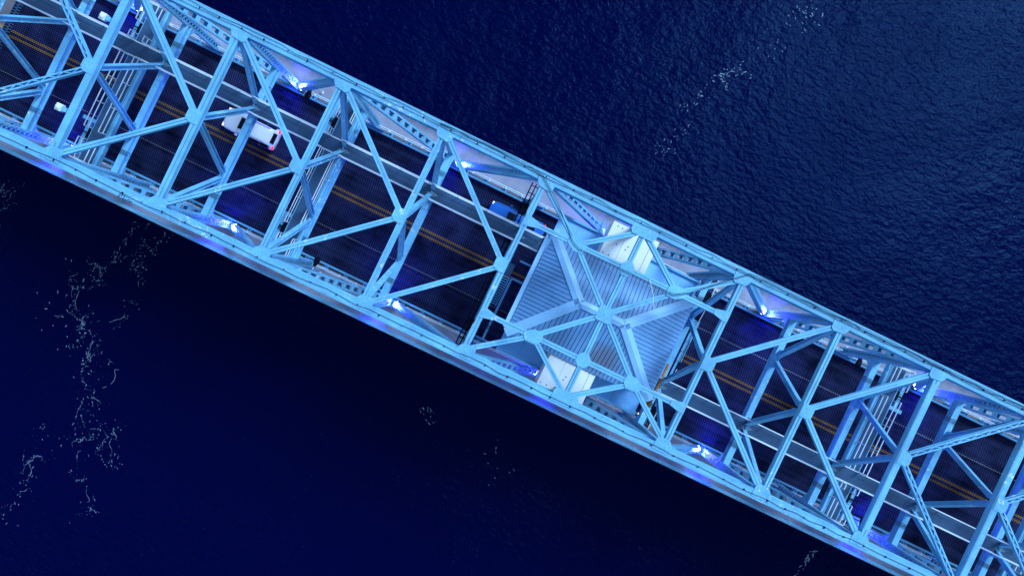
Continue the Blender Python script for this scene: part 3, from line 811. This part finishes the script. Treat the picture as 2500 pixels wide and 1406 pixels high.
# ------------------------------------------------------------------ cables
def sag(p0, p1, n=10, s=0.1):
    return [Vector(p0).lerp(Vector(p1), k / n) - Vector((0, 0, s * 4 * (k / n) * (1 - k / n))) for k in range(n + 1)]
for sgn in (1, -1):
    nm = 'upper' if sgn > 0 else 'lower'
    cb = empty('cable_bundle', 'four thin black cables over the lower struts on the %s half of the road' % nm, 'cables', (0, sgn * 4.75, ZL + 0.1), 'cable runs above the road')
    for k in range(4):
        pts = []
        for i in NODES:
            if i == 5: continue
            pts.append((X(i), (k - 1.5) * 0.10, 0.03))
            if i not in (4, 11): pts.append((X(i) + P / 2, (k - 1.5) * 0.10, -0.25))
        MB().tube(pts, 0.022, 5).build('cable', 'cable', cb)
    lc = empty('chord_cable', 'thin black wires clipped along the top of the %s chord' % nm, 'cables', (0, sgn * YT, ZT), 'wires along the chords')
    rnd = random.Random(3 + sgn)
    for k, yo in enumerate((0.12 * sgn, -0.06 * sgn) if sgn > 0 else (0.0,)):
        pts = []; x = X(-2)
        while x < X(11):
            pts.append((x, yo + rnd.uniform(-.09, .09) * (1 if k == 0 else .4), 0.075)); x += 1.1
        MB().tube(pts, 0.018, 5).build('wire', 'cable', lc)
    x = X(-2) + 0.7
    while x < X(11):
        MB().box(x - 0.035, x + 0.035, -0.04 + rnd.uniform(-.06, .06), 0.05, 0.001 + (0.05 if abs((x / P) % 1 - .5) > .33 else 0), 0.11).build('clip', 'cable', lc); x += rnd.uniform(1.4, 2.2)
pw = empty('power_cable', 'pair of black cables looping over the house framing from chord to chord', 'cables', (0, 0, ZT))
for k in (0, 1):
    o_ = 0.11 * k
    path = [(-16, 6.85 + o_, .1), (-12, 6.95 + o_, .1), (-9.4, 6.9 + o_, .12), (-8.1, 6.7 + o_, .13), (-6.2, 5.3 + o_, .12), (-4.25, 3.6 - o_, .12), (-3.7, 3.32 - o_, .12), (0, 3.34 - o_, .12), (3.7, 3.32 - o_, .12), (4.75, 4.0 - o_, .12), (6.4, 5.6 - o_, .12), (7.9, 6.95 - o_, .13), (9.2, 7.05 - o_, .12), (13, 7.0 - o_, .1), (30, 6.95 - o_, .1), (46, 6.95 - o_, .1)]
    MB().tube(path, 0.017, 6).build('cable', 'cable', pw)

# ------------------------------------------------------------------ lamps
order = {-1: 'first', 1: 'second', 3: 'third', 5: 'fourth', 7: 'fifth', 9: 'sixth'}
for sgn in (1, -1):
    for i, od in order.items():
        nm = 'upper' if sgn > 0 else 'lower'
        fl = empty('floodlight', 'lit blue floodlight at the foot of the %s truss, %s from the left' % (nm, od), 'floodlight', (X(i) + (0.75 if i < 5 else -0.75), sgn * 6.74, 0.21), 'blue floodlights at the truss feet')
        b = MB().lathe([(0.22, 0.62), (0.27, 0.66), (0.29, 0.94), (0.25, 0.98)], (0, 0, 0), 16); b.build('housing', 'black', fl, smooth=False)
        MB().lathe([(0.265, 0.981), (0.24, 1.04), (0.14, 1.09), (0.02, 1.10)], (0, 0, 0), 16).build('lens', 'lens_blue', fl, smooth=True)
        b = MB(); b.box(-0.05, 0.05, -0.35, -0.31, 0.33, 0.82); b.box(-0.05, 0.05, 0.31, 0.35, 0.33, 0.82); b.box(-0.05, 0.05, -0.35, 0.35, 0.30, 0.33); b.tube([(0, 0, 0), (0, 0, 0.31)], 0.06, 8); b.build('yoke', 'black', fl)
        ld = bpy.data.lights.new('flood_glow', 'POINT'); ld.energy = 780 if i != 5 else 500; ld.color = (0.025, 0.02, 1.0); ld.shadow_soft_size = 0.12
        lo = bpy.data.objects.new('flood_glow', ld); C.objects.link(lo); lo.parent = fl; lo.location = (0, -0.1 * sgn, 1.55)
for sgn in (1, -1):
    nm = 'upper' if sgn > 0 else 'lower'
    fb = empty('strut_lamp', 'white box lamp clamped to the wide left strut, %s of the two' % nm, 'lamp', (-39.2, sgn * 3.42, ZM), 'box lamps on the left strut')
    MB().box(-0.25, 0.05, -0.16, 0.16, -0.1, 0.10).build('bracket', 'steel', fb, bevel=0.02)
    MB().box(-0.72, -0.27, -0.26, 0.26, -0.32, 0.10).build('housing', 'lampwhite', fb, bevel=0.06)
    MB().lathe([(0.20, 0.101), (0.19, 0.15), (0.14, 0.20), (0.05, 0.23)], (-0.5, 0, 0), 16).build('lens', 'lampwhite', fb, smooth=True)
for k, (lx, sgn, wh) in enumerate(((-28.9, 1, 'beside the upper kerb above the white car'), (-22.2, -1, 'beside the lower kerb right of the second gangway'), (23.6, 1, 'beside the upper kerb left of the right-hand gangway'), (29.9, -1, 'beside the lower kerb right of the right-hand gangway'))):
    sl = empty('street_lamp', 'black teardrop lamp on pale arm %s' % wh, 'street lamp', (lx, sgn * 7.25, 0.205), 'street lamps over the kerbs')
    b = MB().tube([(0, 0, 0), (0, 0, 2.6)], [0.06, 0.045], 10)
    b.tube([(0, 0, 2.58), (0, -0.02 * sgn, 2.8), (0, -0.15 * sgn, 2.98), (0, -0.35 * sgn, 3.02), (0, -0.55 * sgn, 2.96)], 0.035, 8); b.build('pole', 'rail_white', sl, smooth=True)
    MB().lathe([(0.13, 0), (0.13, 0.05), (0.07, 0.09)], (0, 0, 0), 12).build('base', 'rail_white', sl)
    prof = [(0.05, 0.45), (0.10, 0.55), (0.17, 0.75), (0.24, 1.0), (0.27, 1.2), (0.26, 1.38), (0.10, 1.46)]
    hd = MB().lathe([(r_, -z_ * sgn if False else z_) for r_, z_ in prof], (0, 0, 0), 16, 'Y')
    hd.v = [(x * 1.0, -sgn * y_, z * 0.55 + 2.94) for x, y_, z in hd.v]
    if sgn > 0: hd.f = [tuple(reversed(f)) for f in hd.f]
    hd.build('lamp_head', 'black', sl, smooth=True)
rm = MB().lathe([(0.13, 0), (0.13, 0.10), (0.08, 0.16)], (0, 0, 0), 12).build('road_marker', 'red_marker'); rm.location = (43.94, -0.44, 0.007)
tag(rm, 'small red marker light on the yellow line near the right edge', 'marker light')

# painted scrawl on the lower chord
sc = MB()
def stroke(pts, w=0.05):
    for a, b_ in zip(pts, pts[1:]): sc.beam((*a, 0), (*b_, 0), w, 0.006)
stroke([(0, -.22), (0.02, .12), (0.16, .15), (0.22, .03), (0.08, -.04)]); stroke([(0.36, .10), (0.34, -.18), (0.56, -.16)]); stroke([(0.62, -.12), (0.74, -.05), (0.84, -.15), (0.98, -.08)], 0.035)
so = sc.build('painted_scrawl', 'black'); so.location = (-33.5, -7.0, ZT + 0.006); tag(so, 'black hand-painted scrawl on top of the lower chord', 'graffiti')

# ------------------------------------------------------------------ cars (front towards -X)
def make_car(name, label, paint, loc, L, W, hgt, suv, group):
    t = empty(name, label, 'car', loc, group)
    h = L / 2
    # stations: x, half width, bottom, belt, top, top half width
    if suv: S = [(-1.0, .62, .42, .62, .70, .50), (-.96, .84, .30, .72, .84, .66), (-.82, .95, .25, .86, 1.0, .76), (-.48, .985, .24, .98, 1.10, .80), (-.38, .99, .24, 1.0, 1.16, .80),
                  (-.14, 1.0, .24, 1.02, 1.0, .74), (.10, 1.0, .24, 1.03, 1.0, .75), (.55, 1.0, .24, 1.04, 1.0, .74), (.89, .96, .26, 1.03, .96, .70), (.96, .90, .32, .98, 1.06, .72), (1.0, .74, .42, .84, .92, .60)]
    else: S = [(-1.0, .58, .38, .54, .60, .46), (-.96, .82, .26, .62, .72, .64), (-.82, .94, .20, .76, .86, .74), (-.44, .98, .19, .86, .95, .78), (-.34, .99, .19, .88, .99, .78),
               (-.06, 1.0, .19, .90, 1.0, .66), (.12, 1.0, .19, .90, 1.0, .67), (.38, 1.0, .19, .90, 1.0, .66), (.68, .98, .20, .89, .98, .74), (.92, .92, .26, .84, .93, .72), (1.0, .72, .36, .72, .78, .58)]
    roofi = (5, 6, 7, 8) if suv else (5, 6, 7)
    body = MB(); rings = []
    for k, (sx, hw, zb, zm, zt, tw) in enumerate(S):
        x = sx * h; y = hw * W / 2; ty = tw * W / 2
        z = hgt * zt if k in roofi else zt
        if k in roofi and suv and k == 8: z = hgt * .97
        ring = [(0, zb), (y * .86, zb), (y * .98, zb + .10), (y, (zb + zm) / 2 + .05), (y * .97, zm), (ty * 1.04 if k in roofi else y * .9, (zm + z) / 2 if k in roofi else zm + (z - zm) * .7), (ty, z - .05 if k in roofi else z - .01), (ty * .7, z), (0, z + .015)]
        full = [(x, a, b_) for a, b_ in ring] + [(x, -a, b_) for a, b_ in ring[-2:0:-1]]
        rings.append(len(body.v)); body.v += full; n = len(full)
    for a, b_ in zip(rings, rings[1:]):
        for i in range(n):
            j = (i + 1) % n; body.f.append((a + j, a + i, b_ + i, b_ + j))
    body.f.append(tuple(rings[0] + i for i in range(n))); body.f.append(tuple(rings[-1] + i for i in reversed(range(n))))
    body.build('body', paint, t, smooth=True)
    def pt(k, ringi, s_=1, out=0.02):
        v = Vector(body.v[rings[k] + (ringi if s_ > 0 else (n - ringi) % n)]); return v
    # glass
    up = Vector((0, 0, 0.012))
    def glass(nm, quad, off):
        g = MB(); q = [Vector(p) + Vector(off) for p in quad]; m_ = sum(q, Vector()) / len(q)
        q = [m_ + (p - m_) * 0.93 for p in q]
        nrm = (q[1] - q[0]).cross(q[2] - q[0]).normalized() * 0.012
        g.quadbox([p - nrm for p in q] + [p + nrm for p in q]); g.build(nm, 'glass', t)
    glass('windscreen', [pt(4, 7, 1), pt(4, 7, -1), pt(5, 7, -1), pt(5, 7, 1)], (-0.03, 0, 0.025))
    ra, rb = (8, 9) if suv else (7, 8)
    glass('rear_window', [pt(ra, 7, 1), pt(ra, 7, -1), pt(rb, 7, -1), pt(rb, 7, 1)], (0.03, 0, 0.025))
    for s_ in (1, -1):
        for a, b_ in zip(roofi, roofi[1:]):
            glass('side_window', [pt(a, 4, s_), pt(b_, 4, s_), pt(b_, 6, s_), pt(a, 6, s_)], (0, s_ * 0.035, 0.02))
        MB().box(-0.34 * h - .12, -0.34 * h + .12, min(s_ * W * .49, s_ * W * .58), max(s_ * W * .49, s_ * W * .58), S[4][3] - .02, S[4][3] + .14).build('mirror', paint, t, bevel=0.03)
        hl = MB().box(-0.97 * h, -0.88 * h, min(s_ * W * .27, s_ * W * .42), max(s_ * W * .27, s_ * W * .42), S[1][3] - .02, S[1][4] + .02); hl.build('headlight', 'head', t, bevel=0.02)
        tl = MB().box(0.93 * h, 0.992 * h, min(s_ * W * .30, s_ * W * .44), max(s_ * W * .30, s_ * W * .44), .66, S[-2][4] + .015); tl.build('tail_light', 'tail', t, bevel=0.02)
        if suv: MB().box(-0.1 * h, .75 * h, s_ * W * .33 - .02, s_ * W * .33 + .02, hgt - .02, hgt + .05).build('roof_rail', 'alloy', t)
        for xx in (-0.62 * h, 0.60 * h):
            wy = s_ * (W / 2 - 0.13)
            wh = MB().lathe([(0.20, -0.11), (0.31, -0.11), (0.335, -0.07), (0.335, 0.07), (0.31, 0.11), (0.20, 0.11)], (xx, wy, 0.335), 20, 'Y').build('wheel', 'rubber', t, smooth=False)
            MB().lathe([(0.19, -0.115), (0.20, -0.112), (0.20, 0.112), (0.19, 0.115), (0.05, 0.118)], (xx, wy, 0.335), 14, 'Y').build('rim', 'alloy', wh)
            MB().lathe([(0.36, -0.005), (0.39, 0.0), (0.36, 0.005)], (xx, s_ * (W / 2 - 0.012), 0.36), 20, 'Y').build('arch_trim', 'black', t)
    MB().box(h * 0.985, h * 1.0 + 0.012, -0.26, 0.26, .55, .68).build('number_plate', 'lampwhite', t)
    return t
make_car('white_car', 'white estate car with red tail lights driving left above the yellow line', 'car_white', (-32.9, 1.62, 0.006), 5.0, 2.02, 1.66, True, None)
make_car('blue_car', 'bright blue saloon car partly under the strut left of the machinery house', 'car_blue', (-8.5, 4.42, 0.006), 5.3, 1.92, 1.45, False, None)

# ------------------------------------------------------------------ foam on the water
fo = MB(); rnd = random.Random(11)
def fleck(x, y, a0, r):
    o = len(fo.v); n = rnd.randint(5, 7); el = rnd.uniform(1.2, 5.0); c_, s_ = math.cos(a0), math.sin(a0)
    top = ZW + 0.03
    pts = []
    for i in range(n):
        a = 2 * math.pi * i / n; rr = r * rnd.uniform(.55, 1.15); u, v = rr * math.cos(a) * el, rr * math.sin(a)
        pts.append((x + u * c_ - v * s_, y + u * s_ + v * c_))
    fo.v += [(px, py, top) for px, py in pts] + [(x, y, top + r * .5)]
    for i in range(n): fo.f.append((o + i, o + (i + 1) % n, o + n))
def warp(px, py):
    wv = mnoise.noise_vector((px * .55, py * .55, 0)) * 1.5 + mnoise.noise_vector((px * 1.9, py * 1.9, 4)) * 0.55
    return px + wv.x, py + wv.y
def wisp(pts, spread):
    # a thin broken filament that follows the trail and curls with the eddies
    k0 = rnd.random() * (len(pts) - 1); ln = rnd.uniform(.15, .5); n = 12
    ox, oy = rnd.gauss(0, spread * 1.6), rnd.gauss(0, spread * 1.6); w0 = rnd.uniform(.010, .028)
    line = []
    for q in range(n + 1):
        k = min(len(pts) - 1.001, k0 + ln * q / n); i = int(k); f = k - i
        line.append(warp(pts[i][0] + (pts[i + 1][0] - pts[i][0]) * f + ox, pts[i][1] + (pts[i + 1][1] - pts[i][1]) * f + oy))
    o = len(fo.v)
    for q, (x, y) in enumerate(line):
        a = line[max(0, q - 1)]; b_ = line[min(n, q + 1)]; dx, dy = b_[0] - a[0], b_[1] - a[1]; L = math.hypot(dx, dy) + 1e-6
        w = w0 * math.sin(math.pi * (q + .3) / (n + .6)) * rnd.uniform(.3, 1.4)
        fo.v += [(x - dy / L * w, y + dx / L * w, ZW + .025), (x + dy / L * w, y - dx / L * w, ZW + .025)]
    for q in range(n):
        if rnd.random() < .8: fo.f.append((o + 2 * q, o + 2 * q + 1, o + 2 * q + 3, o + 2 * q + 2))
def trail(pts, n, spread, r0=0.035, r1=0.10):
    fine = r0 == 0.035
    if fine:
        for _ in range(int(n / 11)): wisp(pts, spread)
    if fine: n = int(n * 1.5); r0, r1 = 0.008, 0.042
    cl = [rnd.random() for _ in range(max(3, n // 14))]
    for _ in range(n):
        k = (min(0.999, max(0, rnd.choice(cl) + rnd.gauss(0, 0.03))) if rnd.random() < 0.6 else rnd.random()) * (len(pts) - 1); i = int(k); f = k - i
        a, b_ = pts[i], pts[i + 1]
        spread_ = spread
        s_ = spread * abs(rnd.gauss(0, 1)) * rnd.choice((-1, 1)); s2 = spread * rnd.gauss(0, 1)
        px, py = a[0] + (b_[0] - a[0]) * f + s_, a[1] + (b_[1] - a[1]) * f + s2
        wv = mnoise.noise_vector((px * .55, py * .55, 0)) * 1.5 + mnoise.noise_vector((px * 1.9, py * 1.9, 4)) * 0.55
        if fine: px += wv.x; py += wv.y
        fleck(px, py, math.atan2(b_[1] - a[1], b_[0] - a[0]) + rnd.gauss(0, .5), r0 + (r1 - r0) * rnd.random() ** (2.2 if fine else 1.0))
def arc(cx, cy, rx, ry, a0, a1, rot=0, n=14):
    out = []
    for k in range(n + 1):
        a = R(a0 + (a1 - a0) * k / n); u, v = rx * math.cos(a), ry * math.sin(a); c_, s_ = math.cos(R(rot)), math.sin(R(rot))
        out.append((cx + u * c_ - v * s_, cy + u * s_ + v * c_))
    return out
# eddies below-left of the bridge
trail([(-42.3, -11.0), (-42.6, -13.0), (-43.6, -15.4), (-44.2, -17.3)], 110, 0.35)
trail([(-45.4, -12.6), (-46.2, -15.4), (-46.0, -17.5)], 45, 0.25)
trail(arc(-45.0, -13.6, 0.9, 1.3, 40, 250), 26, 0.16)
trail([(-47.4, -17.5), (-46.3, -18.9), (-46.8, -19.8), (-48.0, -20.4), (-48.2, -22.4), (-46.8, -24.8), (-45.2, -27.8)], 150, 0.42)
trail([(-43.6, -17.0), (-42.8, -19.0), (-42.6, -21.5), (-43.4, -24.2)], 45, 0.5)
trail([(-46.5, -22.5), (-44.5, -25.5), (-43.0, -29.0), (-42.0, -33.0), (-41.4, -36.5)], 200, 0.65)
trail([(-43.0, -31.0), (-39.0, -35.0), (-37.0, -36.2)], 90, 0.6)
trail(arc(-39.3, -35.0, 2.2, 1.5, 0, 200, 30), 30, 0.5)
trail([(-59.5, -13.5), (-58.9, -15.8), (-59.6, -18.2), (-59.4, -20.5)], 110, 0.55)
trail([(-45.6, -36.5), (-43.9, -39.5), (-44.6, -43.5), (-44.0, -47.0)], 70, 0.45)
trail([(-40.0, -38.0), (-37.5, -41.5), (-37.0, -43.5)], 45, 0.5)
trail([(-50.0, -20.0), (-46.0, -30.0)], 24, 1.6, 0.03, 0.06)
trail([(-9.5, -16.9), (-7.6, -17.6)], 16, 0.6, 0.03, 0.06); trail([(0.0, -18.0), (3.5, -20.5)], 10, 0.7, 0.03, 0.06)
trail([(37.6, -12.4), (37.3, -14.2), (36.7, -16.2), (36.2, -18.0)], 46, 0.18, 0.03, 0.08); trail([(18, -30), (24, -27), (33, -25)], 26, 0.8, 0.03, 0.07)
# scattered flecks above-right of the bridge
trail([(7.4, 32.2), (5.8, 31.2), (4.4, 29.4), (3.4, 27.2), (3.0, 25.4)], 46, 0.40, 0.03, 0.065)
trail(arc(4.6, 28.8, 1.7, 1.2, 150, 430, 40), 24, 0.12, 0.03, 0.06)
trail([(9.3, 40.8), (10.6, 40.0)], 26, 0.9, 0.03, 0.07); trail([(8.2, 36.5), (9.6, 35.0)], 10, 0.8, 0.03, 0.05)
trail([(4.0, 23.4), (3.2, 21.0), (2.6, 19.6)], 28, 0.55, 0.025, 0.05)
tag(fo.build('foam', 'foam'), 'scattered pale foam flecks drifting on the dark river', 'foam', kind='stuff')
